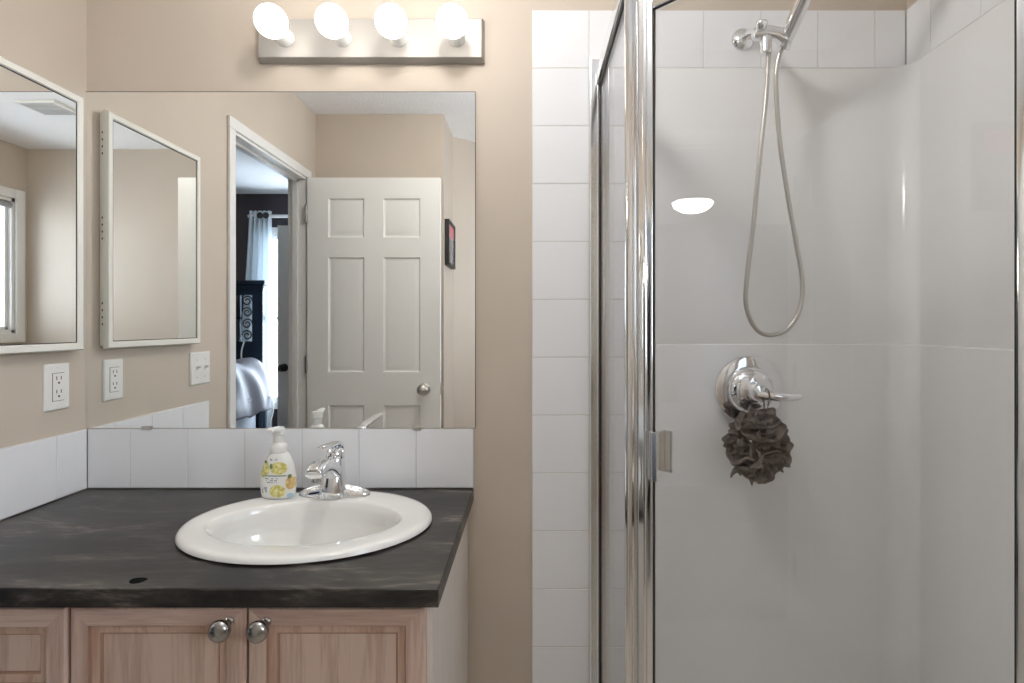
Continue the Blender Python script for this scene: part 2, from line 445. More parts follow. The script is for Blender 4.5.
# bathroom window (reflected in the cabinet mirror)
def window(name, axis, a0, a1, z0, z1, face, depth, label, bars):
    """axis 'y': opening in a wall of constant x=face reaching face+depth; axis 'x': wall of constant Y"""
    def B(bm, u0, u1, v0, v1, zz0, zz1, bev=0):
        if axis == 'y': box(bm, v0, v1, u0, u1, zz0, zz1, bev)
        else: box(bm, u0, u1, v0, v1, zz0, zz1, bev)
    bm = BM(); cw = .06; s = 1
    f0, f1 = face-.016, face-.0005
    B(bm, a0-cw, a0, f0, f1, z0-cw, z1+cw, .003); B(bm, a1, a1+cw, f0, f1, z0-cw, z1+cw, .003)
    B(bm, a0, a1, f0, f1, z1, z1+cw, .003); B(bm, a0, a1, f0-.012, f1, z0-cw, z0, .003)
    t = .02
    B(bm, a0, a0+t, face, face+depth, z0, z1); B(bm, a1-t, a1, face, face+depth, z0, z1); B(bm, a0, a1, face, face+depth, z0, z0+t); B(bm, a0, a1, face, face+depth, z1-t, z1)
    wnd = struct(name, bm, M['trim'], 30, label)
    bm = BM(); g = .022; p0, p1 = face+.022, face+.052
    B(bm, a0+t, a0+t+g, p0, p1, z0+t, z1-t, .004); B(bm, a1-t-g, a1-t, p0, p1, z0+t, z1-t, .004)
    B(bm, a0+t, a1-t, p0, p1, z0+t, z0+t+g, .004); B(bm, a0+t, a1-t, p0, p1, z1-t-g, z1-t, .004)
    for q in bars: B(bm, a0+t, a1-t, p0, p1, q-.018, q+.018, .004)
    obj('sash', bm, M['trim'], wnd)
    bm = BM(); B(bm, a0+t+g, a1-t-g, p0+.018, p0+.022, z0+t+g, z1-t-g); obj('pane', bm, M['pane'], wnd, 0)
    return wnd
w1 = window('window_1', 'y', WY0, WY1, WZ0, WZ1, XR, .12, 'small white framed window on the right wall', [])
bm = BM(); tube(bm, [(XR+.004, WY0+.025, WZ1-.045), (XR+.004, WY1-.025, WZ1-.045)], .018)
obj('roller_blind', bm, mat('grey_blind', (.35, .36, .38), .6), w1, label='rolled up grey blind')
w2 = window('window_2', 'x', NX0, NX1, NZ0, NZ1, BY1, .12, 'tall bright bedroom window beside the curtain', [1.33])

# baseboards
bm = BM(); box(bm, -.164, .0, .0005, .012, 0, .085, .003); struct('baseboard_back', bm, M['trim'])
bm = BM(); box(bm, XL+.0005, XL+.012, .565, DY0-.05, 0, .085, .003); struct('baseboard_left', bm, M['trim'])
bm = BM(); box(bm, -.13, XR-.002, 2.158, 2.1695, 0, .085, .003); struct('baseboard_rear', bm, M['trim'])
bm = BM(); box(bm, XR-.012, XR-.0005, .95, 2.155, 0, .085, .003); struct('baseboard_right', bm, M['trim'])

# tiles: every field is one mesh of bevelled tiles on a grout bed
def tiles(name, cells, wall, label):
    """cells: (u0,u1,z0,z1); wall 'b' = back wall (u=x), 'l' = left wall (u=Y), 'r' = right wall"""
    def B(bm, u0, u1, d0, d1, z0, z1, bev=0):
        if wall == 'b': box(bm, u0, u1, d0, d1, z0, z1, bev)
        elif wall == 'l': box(bm, XL+d0, XL+d1, u0, u1, z0, z1, bev)
        else: box(bm, XR-d1, XR-d0, u0, u1, z0, z1, bev)
    bm = BM()
    g = .0011
    for u0, u1, z0, z1 in cells: B(bm, u0+g, u1-g, .0006, .0068, z0+g, z1-g, .0011)
    o = struct(name, bm, M['tile'], 30, label)
    bm = BM()
    for u0, u1, z0, z1 in cells: B(bm, u0, u1, .0004, .0056, z0, z1)
    obj('grout', bm, M['grout'], o, 0)
    return o
CT = .8403
ZT = .9985
bx = [XL+.0068]+[(131.5+57*k-531)/380 for k in range(6)]+[(473.7-531)/380]
tiles('trim_2', [(bx[i], bx[i+1], CT+.002, ZT-.001) for i in range(len(bx)-1)], 'b', 'row of white backsplash tiles below the big mirror')
ly = [.007, .101, .253, .405, .557]
tiles('trim_3', [(ly[i], ly[i+1], CT+.002, ZT-.001) for i in range(4)], 'l', 'row of white backsplash tiles on the left wall')
X0 = .0026; TP = .15; TZ = [2.096]
while TZ[-1] > .16: TZ.append(TZ[-1]-.1518)
TZ[-1] = .003
cells = []
for i in range(len(TZ)-1):
    for k in range(2): cells.append((X0+TP*k, X0+TP*(k+1), TZ[i+1], TZ[i]))
ux = X0+2*TP
while ux < XR-.01:
    cells.append((ux, min(ux+TP, XR-.0068), TZ[1], TZ[0])); ux += TP
tiles('trim_4', cells, 'b', 'white square tiles beside and above the shower')
ry = [.007, .097, .25, .40, .55, .70, .85, .95]
tiles('trim_5', [(ry[i], ry[i+1], TZ[1], TZ[0]) for i in range(len(ry)-1)], 'r', 'band of white tiles along the top of the right shower wall')

# ------------------------------------------------------------------ shower surround, base
SX0 = X0+2*TP+.001; SY1 = .845; ZS0, ZS1 = .105, TZ[1]-.001
def sprof(off, rad, n=10):
    xr = XR-off; yb = off
    p = [(SX0, yb)]
    cx, cy_ = xr-rad, yb+rad
    for k in range(n+1):
        a = -pi/2 + (pi/2)*k/n
        p.append((cx+rad*cos(a), cy_+rad*sin(a)))
    p.append((xr, SY1)); return p
lay = [(ZS0, .0145, .0595), (1.2165, .0145, .0595), (1.218, .0140, .059), (1.2190, .0122, .057), (1.2205, .010, .055), (ZS1-.004, .010, .055), (ZS1-.001, .009, .054), (ZS1, .0075, .053)]
bm = BM(); rows = [[bm.verts.new((x, y, z)) for x, y in sprof(o, r)] for z, o, r in lay]
def bk(z): return [(SX0, .001, z), (XR-.001, .001, z), (XR-.001, SY1, z)]
for a, b in zip(rows, rows[1:]):
    for i in range(len(a)-1): bm.faces.new((a[i], a[i+1], b[i+1], b[i]))
lo = [bm.verts.new(p) for p in bk(ZS0)]; hi = [bm.verts.new(p) for p in bk(ZS1)]
bm.faces.new((lo[0], lo[1], hi[1], hi[0])); bm.faces.new((lo[1], lo[2], hi[2], hi[1]))
bm.faces.new(rows[-1]+hi[::-1]); bm.faces.new(rows[0][::-1]+lo)
bm.faces.new([r[0] for r in rows]+[hi[0], lo[0]]); bm.faces.new([r[-1] for r in rows][::-1]+[lo[2], hi[2]])
tag(obj('shower_surround', bm, M['acrylic'], None, 40), 'glossy white acrylic shower wall with a faint ledge and rounded corner', 'shower wall')
base_poly = [(.012, .01), (XR-.002, .01)]
PX, PY = .18, .504          # return panel plane and first post
QX, QY = .5575, .8775
bm = BM()
bp = [(PX-.03, .0075), (XR-.001, .0075), (XR-.001, QY+.035), (QX-.014, QY+.035), (PX-.03, PY+.018)]
prism(bm, bp, 0, .06)
inn = [(PX+.04, .03), (XR-.03, .03), (XR-.03, QY-.035), (QX+.012, QY-.035), (PX+.04, PY-.012)]
n = 5
A = [bm.verts.new((x, y, .06)) for x, y in bp]; B_ = [bm.verts.new((x, y, .1)) for x, y in bp]; I0 = [bm.verts.new((x, y, .1)) for x, y in inn]; I1 = [bm.verts.new((x, y, .064)) for x, y in inn]
for i in range(n):
    j = (i+1) % n
    bm.faces.new((A[i], A[j], B_[j], B_[i])); bm.faces.new((B_[i], B_[j], I0[j], I0[i])); bm.faces.new((I0[i], I0[j], I1[j], I1[i]))
bm.faces.new(I1)
sb = tag(obj('shower_tray', bm, M['acrylic'], None, 30), 'white five sided shower tray on the floor in the corner', 'shower tray')
bm = BM(); lathe(bm, [(.045, 0), (.045, .003), (.03, .005), (.001, .005)], (.62, .38, .0645)); obj('drain', bm, M['chrome'], sb)

# ------------------------------------------------------------------ shower enclosure (neo-angle)
HB = 1.885
enc = thing('shower_enclosure', (.45, .5, .101), 'chrome framed angled glass shower enclosure in the right corner', 'shower enclosure')
bm = BM(); box(bm, PX-.028, PX+.012, .008, .034, .101, 1.955, .003); box(bm, PX-.010, PX+.006, .034, .040, .101, HB, .001)
obj('wall_jamb', bm, M['alu'], enc)
bm = BM(); box(bm, PX-.006, PX+.004, .0405, .046, .14, HB-.001); obj('gasket', bm, M['gasket'], enc)
bm = BM(); box(bm, PX-.003, PX+.003, .036, PY-.012, .12, HB+.01); obj('glass_panel', bm, M['glass'], enc, 0)
bm = BM(); box(bm, PX-.013, PX+.013, .036, PY-.005, HB+.002, HB+.034, .003); obj('top_rail', bm, M['alu'], enc)
bm = BM(); box(bm, PX-.012, PX+.012, .036, PY-.005, .101, .13, .003); obj('bottom_rail', bm, M['alu'], enc)
bm = BM(); box(bm, PX-.005, PX+.006, .042, PY-.012, HB-.005, HB+.002); obj('gasket', bm, M['gasket'], enc)
# diagonal frame: direction (1,1)/sqrt2
dg = Vector((1, 1, 0)).normalized(); nn = Vector((-1, 1, 0)).normalized()
def dbox(bm, s0, s1, t0, t1, z0, z1, bev=0, seg=2):
    """box in the door's own axes: s along the diagonal from (PX,PY), t outward towards the room"""
    o = Vector((PX+.004, PY, 0)); b2 = BM(); box(b2, s0, s1, t0, t1, z0, z1, bev, seg)
    mm = {}
    for v in b2.verts: mm[v] = bm.verts.new(o + dg*v.co.x + nn*v.co.y + Vector((0, 0, v.co.z)))
    for f in b2.faces: bm.faces.new([mm[v] for v in f.verts])
    b2.free(); return bm
def post(cx, cy_, a0):
    bm = BM(); q = []
    # angled post: plan outline with a soft rib facing the room
    for (u, v) in ((-.012, -.013), (-.012, .004), (-.009, .010), (-.003, .0125), (.002, .010), (.006, .0125), (.011, .010), (.013, .004), (.013, -.013)):
        u *= 1.06
        q.append((cx+u*cos(a0)-v*sin(a0), cy_+u*sin(a0)+v*cos(a0)))
    return prism(bm, q, .101, 1.96)
obj('corner_post', post(PX-.0045, PY-.004, R(22)), M['alu'], enc, 50)
obj('corner_post', post(QX+.012, QY+.006, R(22)), M['alu'], enc, 50)
DL = (Vector((QX, QY, 0))-Vector((PX+.004, PY, 0))).length
bm = BM(); dbox(bm, .006, DL-.002, -.012, .012, 1.885, 1.93, .003); obj('top_rail', bm, M['alu'], enc)
bm = BM(); dbox(bm, .006, DL-.002, -.012, .012, .101, .14, .003); obj('bottom_rail', bm, M['alu'], enc)
# door
z0, z1 = .15, 1.828; s0, s1 = .0085, DL-.004
bm = BM(); fw = .0275
for a, b, c, d in ((s0, s0+fw, z0, z1), (s1-fw, s1, z0, z1)):
    dbox(bm, a, b, -.004, .010, c, d, .002)
    dbox(bm, (a+b)/2-.004, (a+b)/2+.004, .009, .0135, c+.004, d-.004, .002)
dbox(bm, s0+fw-.001, s1-fw+.001, -.004, .010, z1-fw, z1, .002); dbox(bm, s0+fw-.001, s1-fw+.001, -.004, .010, z0, z0+fw, .002)
dr = obj('shower_door', bm, M['alu'], enc, 40)
bm = BM(); gk = .0016
dbox(bm, s0+fw, s0+fw+gk, 0.0031, .0062, z0+fw, z1-fw); dbox(bm, s1-fw-gk, s1-fw, 0.0031, .0062, z0+fw, z1-fw)
dbox(bm, s0+fw, s1-fw, 0.0031, .0062, z1-fw-gk, z1-fw); dbox(bm, s0+fw, s1-fw, 0.0031, .0062, z0+fw, z0+fw+gk)
obj('gasket', bm, M['gasket'], dr, 0)
bm = BM(); dbox(bm, s0+fw+gk-.001, s1-fw-gk+.001, -.003, .003, z0+fw+gk-.001, z1-fw-gk+.001); obj('pane', bm, M['glass'], dr, 0)
bm = BM(); dbox(bm, s0+fw-.005, s0+fw+.003, .0101, .0135, 1.010, 1.092, .0012); dbox(bm, s0+fw+.001, s0+fw+.0125, .0115, .0155, 1.010, 1.092, .0015)
dbox(bm, s0+fw-.003, s0+fw+.002, -.026, -.0045, 1.018, 1.090, .0015); dbox(bm, s0+fw-.003, s0+fw+.016, -.030, -.026, 1.018, 1.090, .0015)
obj('handle', bm, M['alu'], dr)
# right return
bm = BM(); box(bm, QX+.02, XR-.03, QY+.006, QY+.012, .12, HB+.01); obj('glass_panel', bm, M['glass'], enc, 0)
bm = BM(); box(bm, QX+.02, XR-.003, QY-.003, QY+.021, HB+.002, HB+.034, .003); obj('top_rail', bm, M['alu'], enc)
bm = BM(); box(bm, QX+.02, XR-.003, QY-.003, QY+.021, .101, .13, .003); obj('bottom_rail', bm, M['alu'], enc)
bm = BM(); box(bm, XR-.034, XR-.001, QY-.010, QY+.028, .101, 1.94, .003); obj('wall_jamb', bm, M['alu'], enc)

# ------------------------------------------------------------------ shower fittings
hs = thing('hand_shower', (.556, .007, 2.017), 'chrome hand shower with looping hose hanging in the shower', 'hand shower')
AX, AZ = .555, 2.017
bm = BM(); lathe(bm, [(.030, 0), (.030, .003), (.027, .009), (.018, .015), (.012, .018), (.001, .018)], (AX, .0070, AZ), (0, 1, 0)); obj('wall_flange', bm, M['chrome'], hs)
bm = BM(); tube(bm, catmull([(AX, .012, AZ), (AX+.001, .05, AZ-.004), (AX+.003, .10, AZ-.028), (AX+.005, .15, AZ-.068)], 6), .0095, 16); obj('shower_arm', bm, M['chrome'], hs)
hx, hy, hzz = .558, .155, 1.952
bm = BM()
sweep(bm, [(hx-.035, hy-.004, hzz+.006), (hx-.028, hy-.004, hzz+.006), (hx+.000, hy, hzz+.006), (hx+.022, hy+.002, hzz+.002), (hx+.036, hy+.002, hzz-.006), (hx+.050, hy, hzz-.010), (hx+.056, hy, hzz-.010)], [(.008, .010), (.016, .015), (.017, .016), (.015, .015), (.019, .020), (.016, .017), (.006, .007)], 18, sup=2.6)
lathe(bm, [(.0125, -.028), (.0135, -.020), (.0135, .0), (.012, .012), (.010, .014)], (hx-.006, hy+.004, hzz-.018), (0, 0, 1), 20)
obj('holder', bm, M['chrome'], hs)
bm = BM(); lathe(bm, [(.010, 0), (.013, .004), (.013, .016), (.010, .02), (.002, .021)], (hx-.02, hy+.012, hzz+.008), (-.2, .45, .85), 16); obj('diverter_knob', bm, M['chrome'], hs)
hp = [(.597, .148, 1.922), (.601, .162, 1.948), (.612, .205, 1.995), (.624, .25, 2.05), (.640, .30, 2.105)]
bm = BM(); tube(bm, catmull(hp, 6), [.0135+.003*sin(pi*i/24) for i in range(25)], 18)
hd = obj('handset', bm, M['chrome'], hs)
bm = BM(); lathe(bm, [(.016, -.022), (.032, -.010), (.043, .006), (.045, .014), (.041, .018), (.001, .019)], (.645, .310, 2.118), (.12, .72, -.65), 28); obj('spray_head', bm, M['chrome'], hd)
bm = BM()
hpx = [(768.5, 52), (767.6, 72), (765.7, 100), (760, 155), (753, 228), (747.2, 275), (746, 305), (754.5, 327), (768.5, 335), (786, 330), (798.7, 312), (802.5, 283), (795.4, 239), (787.7, 195), (780.4, 147), (776.5, 100), (776.0, 74), (779, 56), (783, 46)]
hpts = []
for i, (px, py) in enumerate(hpx):
    d = 1.312 + .035*sin(pi*i/(len(hpx)-1))
    hpts.append(((px-531)/558*d, 1.47-d, 1.27+(325-py)/558*d))
hc = catmull(hpts, 22)
# ribbed metal hose: alternate radii
out = []; L = 0
tube(bm, hc, [.0058 if i % 2 else .0050 for i in range(len(hc))], 12)
obj('hose', bm, M['satin'], hs, 60)

vx, vz = .562, 1.103
sv = thing('shower_valve', (vx, .025, vz), 'round chrome shower valve with lever handle on the shower wall', 'shower valve')
bm = BM(); lathe(bm, [(.086, .0), (.088, .003), (.086, .008), (.078, .011), (.064, .012), (.060, .0135), (.001, .0135)], (vx, .0262, vz), (0, 1, 0), 48); obj('escutcheon', bm, M['chrome'], sv)
bm = BM(); lathe(bm, [(.060, .0), (.059, .010), (.052, .022), (.038, .031), (.026, .034), (.001, .034)], (vx, .0385, vz), (0, 1, 0), 40); obj('dome', bm, M['chrome'], sv)
bm = BM(); lathe(bm, [(.026, 0), (.026, .006), (.023, .007), (.023, .011), (.026, .012), (.026, .018), (.023, .019), (.022, .026), (.018, .034), (.001, .037)], (vx, .070, vz), (0, 1, 0), 32); obj('hub', bm, M['chrome'], sv)
bm = BM(); sweep(bm, catmull([(vx-.003, .094, vz-.003), (vx+.02, .103, vz-.006), (vx+.05, .108, vz-.009), (vx+.080, .108, vz-.009), (vx+.098, .106, vz-.006)], 5), [(.0135-.0025*(i/20), .0135-.0045*(i/20)) for i in range(18)]+[(.0105, .0085), (.0085, .0065), (.003, .002)], 16)
obj('lever', bm, M['chrome'], sv)

# mesh bath pouf hanging from the lever
lx, ly_, lz = .5525, .108, .982
bm = BM(); rnd = random.Random(5)
def ruffle(c, R0, ax, k1, k2, p1, p2, amp, n=84, m=9):
    a, b = frame_for(ax, Vector((0.1, 0.2, 1))); rows = []
    for j in range(m):
        f = j/(m-1); row = []
        for i in range(n):
            t = 2*pi*i/n
            r = R0*(.2+.8*sin(f*pi*.62))*(1+.12*f*sin(k1*t+p2))
            off = f*f*amp*(sin(k1*t+p1)+.55*sin(k2*t+p2)) + R0*.55*(f-.55)
            v = (a*cos(t)+b*sin(t))*r + ax*off
            v = v + c
            row.append(bm.verts.new(Vector((lx+v.x*1.1, ly_+v.y*.78, lz+v.z))))
        rows.append(row)
    for j in range(m-1):
        for i in range(n): bm.faces.new((rows[j][i], rows[j][(i+1) % n], rows[j+1][(i+1) % n], rows[j+1][i]))
# loose lobes of netting bunched round the middle
lobes = [(.000, .045, .042, .042), (.034, .030, .020, .042), (-.030, .030, .012, .040), (.004, .058, -.006, .040), (.044, .024, -.024, .038), (-.044, .014, -.022, .040), (.010, .052, -.044, .038),
         (-.022, .040, -.056, .036), (.030, .020, -.062, .034), (.002, .020, -.082, .028), (-.040, -.02, .024, .040), (.030, -.03, .030, .040), (.0, -.03, -.03, .046), (.002, .036, .068, .032), (-.022, .02, .058, .034), (-.052, .01, -.006, .034), (.052, .0, .006, .032), (-.034, .02, -.070, .030)]
for (x, y, z, r) in lobes:
    ax = Vector((x*1.1+rnd.gauss(0, .016), y+.02+rnd.gauss(0, .012), z*.9+rnd.gauss(0, .016))).normalized()
    ruffle(Vector((x, y, z))*.92, r*rnd.uniform(.92, 1.08), ax, rnd.choice((2, 3, 3, 4)), rnd.choice((5, 6, 7)), rnd.random()*6, rnd.random()*6, r*rnd.uniform(.20, .30))
    ruffle(Vector((x*.86, y*.9, z*.86)), r*.68, (ax+Vector((rnd.gauss(0, .35), .3, rnd.gauss(0, .35)))).normalized(), 3, rnd.choice((5, 7)), rnd.random()*6, rnd.random()*6, r*.26)
lf = tag(obj('bath_pouf', bm, M['loofah'], None, 180), 'grey brown ruffled mesh bath pouf hanging from the shower lever', 'bath pouf')
bm = BM(); tube(bm, catmull([(lx, ly_, lz+.03), (vx+.010, .098, vz-.045), (vx+.014, .090, vz-.018), (vx+.014, .098, vz+.0105), (vx+.016, .114, vz+.004), (vx+.014, .119, vz-.02), (lx+.004, ly_+.006, lz+.03)], 6), .0016, 8); obj('cord', bm, M['loofah'], lf)

# ------------------------------------------------------------------ vanity
VX1 = -.166; VD = .528; VT = .8085
va = thing('vanity_cabinet', (-.666, .27, 0), 'pale maple bathroom vanity cabinet under the dark countertop', 'cabinet')
bm = BM()
box(bm, XL+.002, XL+.018, .003, VD-.02, .1, VT); box(bm, -.780, -.764, .003, VD-.02, .1, VT)
box(bm, XL+.018, VX1-.018, .003, VD-.02, .1, .116); box(bm, XL+.018, VX1-.018, .003, .009, .116, VT)
box(bm, XL+.002, VX1-.002, .45, .462, 0, .1)
obj('carcass', bm, M['inside'], va, 0)
bm = BM(); box(bm, VX1-.018, VX1, .001, VD-.0005, 0, VT); obj('side_panel', bm, M['side'], va, 0, 'pale end panel')
bm = BM()
for a, b in ((XL+.002, XL+.03), (-.790, -.742), (-.205, -.1845)): box(bm, a, b, VD-.02, VD-.001, .1, VT)
box(bm, XL+.03, -.205, VD-.02, VD-.001, .1, .13); box(bm, XL+.03, -.205, VD-.02, VD-.001, .785, VT); obj('face_frame', bm, M['inside'], va, 0)
def panel_front(bm, x0, x1, z0, z1, y0, st, rec, raised=False):
    """framed cabinet front: outer edge, stile, moulding slope, recessed flat panel; y grows towards the room"""
    t = .019
    seq = [(0, 0), (0, t-.004), (.004, t)]
    seq += [(st, t), (st+.001, t-.005), (st+.0028, t-.0045), (st+.0150, t-.0070), (st+.0164, t-.0105), (st+.0185, t-.0105)]
    rings = []
    for a, y in seq: rings.append([(x0+a, y0+y, z0+a), (x1-a, y0+y, z0+a), (x1-a, y0+y, z1-a), (x0+a, y0+y, z1-a)])
    loft(bm, rings)
    return bm
def knob_bm(x, y, z):
    return lathe(BM(), [(.0085, 0), (.0085, .002), (.006, .004), (.0055, .012), (.009, .016), (.0155, .022), (.0175, .028), (.0165, .034), (.011, .0385), (.001, .040)], (x, y, z), (0, 1, 0), 24)
PF = VD
def front(name, x0, x1, z0, z1, kx, kz, st, mouldings=True):
    a = panel_front(BM(), x0, x1, z0, z1, PF, st, .010)
    o = obj(name, a, M['maple'], va, 30)
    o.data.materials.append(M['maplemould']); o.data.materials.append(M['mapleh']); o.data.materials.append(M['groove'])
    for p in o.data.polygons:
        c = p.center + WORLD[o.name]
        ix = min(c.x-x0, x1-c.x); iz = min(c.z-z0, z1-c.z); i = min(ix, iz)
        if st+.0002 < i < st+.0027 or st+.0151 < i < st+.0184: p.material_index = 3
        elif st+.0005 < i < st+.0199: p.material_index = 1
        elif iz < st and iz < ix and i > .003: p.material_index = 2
    obj('knob', knob_bm(kx, PF+.019, kz), M['pewter'], o, 40)
    return o
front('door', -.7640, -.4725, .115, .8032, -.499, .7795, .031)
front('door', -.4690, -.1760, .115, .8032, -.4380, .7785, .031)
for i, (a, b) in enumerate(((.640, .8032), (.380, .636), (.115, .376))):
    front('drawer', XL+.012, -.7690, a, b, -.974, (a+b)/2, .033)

# countertop with a cut-out for the basin
SXc, SYc, SA, SB = -.475, .268, .2595, .2115
bm = BM()
rx0, rx1, ry0, ry1 = XL+.001, -.151, .0005, .560; zt, zb = CT, .8092
ca, cb = .235, .184
angs = sorted([2*pi*k/96 for k in range(96)] + [math.atan2(y-SYc, x-SXc) % (2*pi) for x in (rx0, rx1) for y in (ry0, ry1)])
outp, inp = [], []
for a in angs:
    c, s = cos(a), sin(a)
    t = min([(rx1-SXc)/c if c > 1e-9 else ((rx0-SXc)/c if c < -1e-9 else 1e9), (ry1-SYc)/s if s > 1e-9 else ((ry0-SYc)/s if s < -1e-9 else 1e9)])
    outp.append((SXc+c*t, SYc+s*t)); k = 1/math.sqrt((c/ca)**2+(s/cb)**2); inp.append((SXc+c*k, SYc+s*k))
def ring(p, z, e=0): return [(min(max(x, rx0+e), rx1-e), min(max(y, ry0+e), ry1-e), z) for x, y in p]
loft(bm, [ring(inp, zb), ring(outp, zb), ring(outp, zt-.0025), ring(outp, zt, .0025), ring(inp, zt)], closed=True)
tag(obj('countertop', bm, M['counter'], None, 30), 'dark slate patterned countertop on the maple vanity', 'countertop')
bm = BM(); loft(bm, [[(-.661+.0135*cos(k*pi/12), .5285+.0150*sin(k*pi/12)*(1 if k < 12 else .45), CT+z) for k in range(24)] for z in (.0002, .0007)])
tag(obj('counter_spot', bm, mat('black_spot', (.004, .004, .004), .8, spec=0.05), None, 40), 'small black spot near the front edge of the countertop', 'spot')  # thin black disc lying on the countertop

# drop-in oval basin
sk = thing('sink', (SXc, SYc, CT), 'white oval drop in sink set in the dark countertop', 'sink')
IXc, IYc = -.480, .280
def el(xc, yc, a, b, z, n=72): return [(xc+a*cos(2*pi*k/n), yc+b*sin(2*pi*k/n), z) for k in range(n)]
rings = [el(SXc, SYc, .232, .181, CT+.0006), el(SXc, SYc, SA-.006, SB-.006, CT+.0006), el(SXc, SYc, SA, SB, CT+.004), el(SXc, SYc, SA-.001, SB-.001, CT+.009), el(SXc, SYc, SA-.006, SB-.006, CT+.0135),
         el(SXc, SYc, SA-.013, SB-.013, CT+.0150), el(SXc, SYc, SA-.022, SB-.022, CT+.0150), el(IXc, IYc-.001, .206, .138, CT+.0135), el(IXc, IYc, .2015, .1345, CT+.0125), el(IXc, IYc, .1985, .132, CT+.0095), el(IXc, IYc, .1965, .130, CT+.003), el(IXc, IYc, .191, .125, CT-.008)]
for k in range(1, 9):
    th = k/8*pi/2
    rings.append(el(IXc, IYc-.01*(k/8), .191*cos(th*.93)+.012, .125*cos(th*.92)+.006, CT-.008-.125*sin(th)))
inner_end = len(rings)
rings.append(el(IXc, IYc-.01, .022, .022, CT-.1335)); rings.append(el(IXc, IYc-.01, .022, .022, CT-.150))
rings.append(el(IXc, IYc-.01, .05, .05, CT-.148))
for k in range(7, -1, -1):
    th = k/8*pi/2
    rings.append(el(IXc, IYc-.01*(k/8), .191*cos(th*.93)+.022, .125*cos(th*.92)+.016, CT-.012-.128*sin(th)))
bm = loft(BM(), rings, closed=True)
obj('basin', bm, M['porcelain'], sk, 60)
bm = BM(); lathe(bm, [(.0215, -.004), (.0215, .002), (.017, .003), (.015, .001), (.001, .002)], (IXc, IYc-.01, CT-.134), (0, 0, 1), 28); obj('drain', bm, M['chrome'], sk)

# faucet
FX, FY, FZ = -.479, .108, CT+.0145
fa = thing('faucet', (FX, FY, FZ), 'chrome single lever faucet on the back rim of the sink', 'faucet')
bm = BM(); rings = []
N = 28; nL = 32
for i in range(nL+1):
    u = -1+2*i/nL; x = FX+.087*sin(u*pi/2); au = abs(x-FX)/.087
    q = math.sqrt(max(0.0004, 1-au**4)); hh = (.034-.014*au)*q; ww = (.024-.004*au)*q
    rings.append([(x, FY+cos(2*pi*k/N)*ww, FZ+.0004+max(sin(2*pi*k/N), 0)**.8*hh) for k in range(N)])
loft(bm, rings); bmesh.ops.remove_doubles(bm, verts=bm.verts, dist=1e-6)
obj('base', bm, M['chrome'], fa, 50)
bm = BM()
sweep(bm, [(FX, FY+.006, FZ+.001), (FX, FY+.006, FZ+.010), (FX, FY+.004, FZ+.035), (FX, FY+.001, FZ+.060), (FX, FY-.002, FZ+.080), (FX, FY-.003, FZ+.090)], [(.033, .033), (.0325, .0325), (.0285, .0305), (.0245, .027), (.022, .0235), (.021, .0215)], 28, Vector((0, 1, 0)), 2.4)
obj('body', bm, M['chrome'], fa, 50)
bm = BM()
sweep(bm, catmull([(FX, FY+.012, FZ+.060), (FX, FY+.045, FZ+.081), (FX, FY+.080, FZ+.092), (FX, FY+.112, FZ+.092), (FX, FY+.134, FZ+.084)], 5),
      [(.0215-.0025*(i/20), .021-.0085*(i/20)) for i in range(20)]+[(.0185, .007)], 22, sup=2.7)
sp_ = obj('spout', bm, M['chrome'], fa, 50)
bm = BM(); lathe(bm, [(.0115, 0), (.0115, .012), (.010, .016), (.001, .016)], (FX, FY+.116, FZ+.066), (0, 0, 1), 20); obj('aerator', bm, M['chrome'], sp_)
bm = BM()
lathe(bm, [(.0195, -.004), (.0225, .001), (.0225, .010), (.0205, .018), (.014, .024), (.001, .026)], (FX, FY-.003, FZ+.091), (0, -.10, 1), 28)
sweep(bm, catmull([(FX, FY-.020, FZ+.092), (FX, FY-.021, FZ+.112), (FX+.001, FY-.006, FZ+.125), (FX+.005, FY+.03, FZ+.132), (FX+.011, FY+.075, FZ+.138), (FX+.016, FY+.112, FZ+.143), (FX+.018, FY+.135, FZ+.146)], 6),
      [(.016+.002*sin(pi*i/36)-.007*(i/36), .0085-.005*(i/36)) for i in range(36)]+[(.006, .002)], 20, Vector((0, 0, 1)), 2.5)
obj('lever', bm, M['chrome'], fa, 50)

# soap bottle
BXc, BYc, BZ = -.608, .126, CT+.0155
sb_ = thing('soap_bottle', (BXc, BYc, BZ), 'white foaming soap bottle with lemon print on the sink rim', 'soap bottle')
prof = [(.034, .018, 0), (.0385, .0215, .004), (.0405, .0225, .014), (.0425, .0230, .03), (.0420, .0230, .045), (.0395, .0225, .062), (.0345, .0215, .080), (.0285, .0205, .095), (.0235, .0195, .103), (.0195, .0185, .107), (.0165, .0165, .109)]
bm = BM()
loft(bm, [[(BXc+math.copysign(abs(cos(2*pi*k/40))**.85, cos(2*pi*k/40))*a, BYc+math.copysign(abs(sin(2*pi*k/40))**.85, sin(2*pi*k/40))*b, BZ+z+.0005) for k in range(40)] for a, b, z in prof])
obj('bottle', bm, M['label'], sb_, 60)
bm = BM(); lathe(bm, [(.0195, .109), (.0205, .111), (.0205, .122), (.018, .128), (.0135, .131), (.012, .132), (.0115, .150), (.012, .151), (.001, .151)], (BXc, BYc, BZ), (0, 0, 1), 28); obj('collar', bm, M['plastic'], sb_)
bm = BM(); lathe(bm, [(.010, .148), (.0145, .151), (.0148, .163), (.0135, .168), (.001, .169)], (BXc, BYc, BZ), (0, 0, 1), 24)
sweep(bm, catmull([(BXc, BYc-.004, BZ+.160), (BXc, BYc+.018, BZ+.164), (BXc, BYc+.036, BZ+.168), (BXc, BYc+.046, BZ+.166)], 4), [(.0125-.005*i/12, .0080-.0035*i/12) for i in range(13)], 14, sup=3)
obj('pump_head', bm, M['plastic'], sb_, 50)

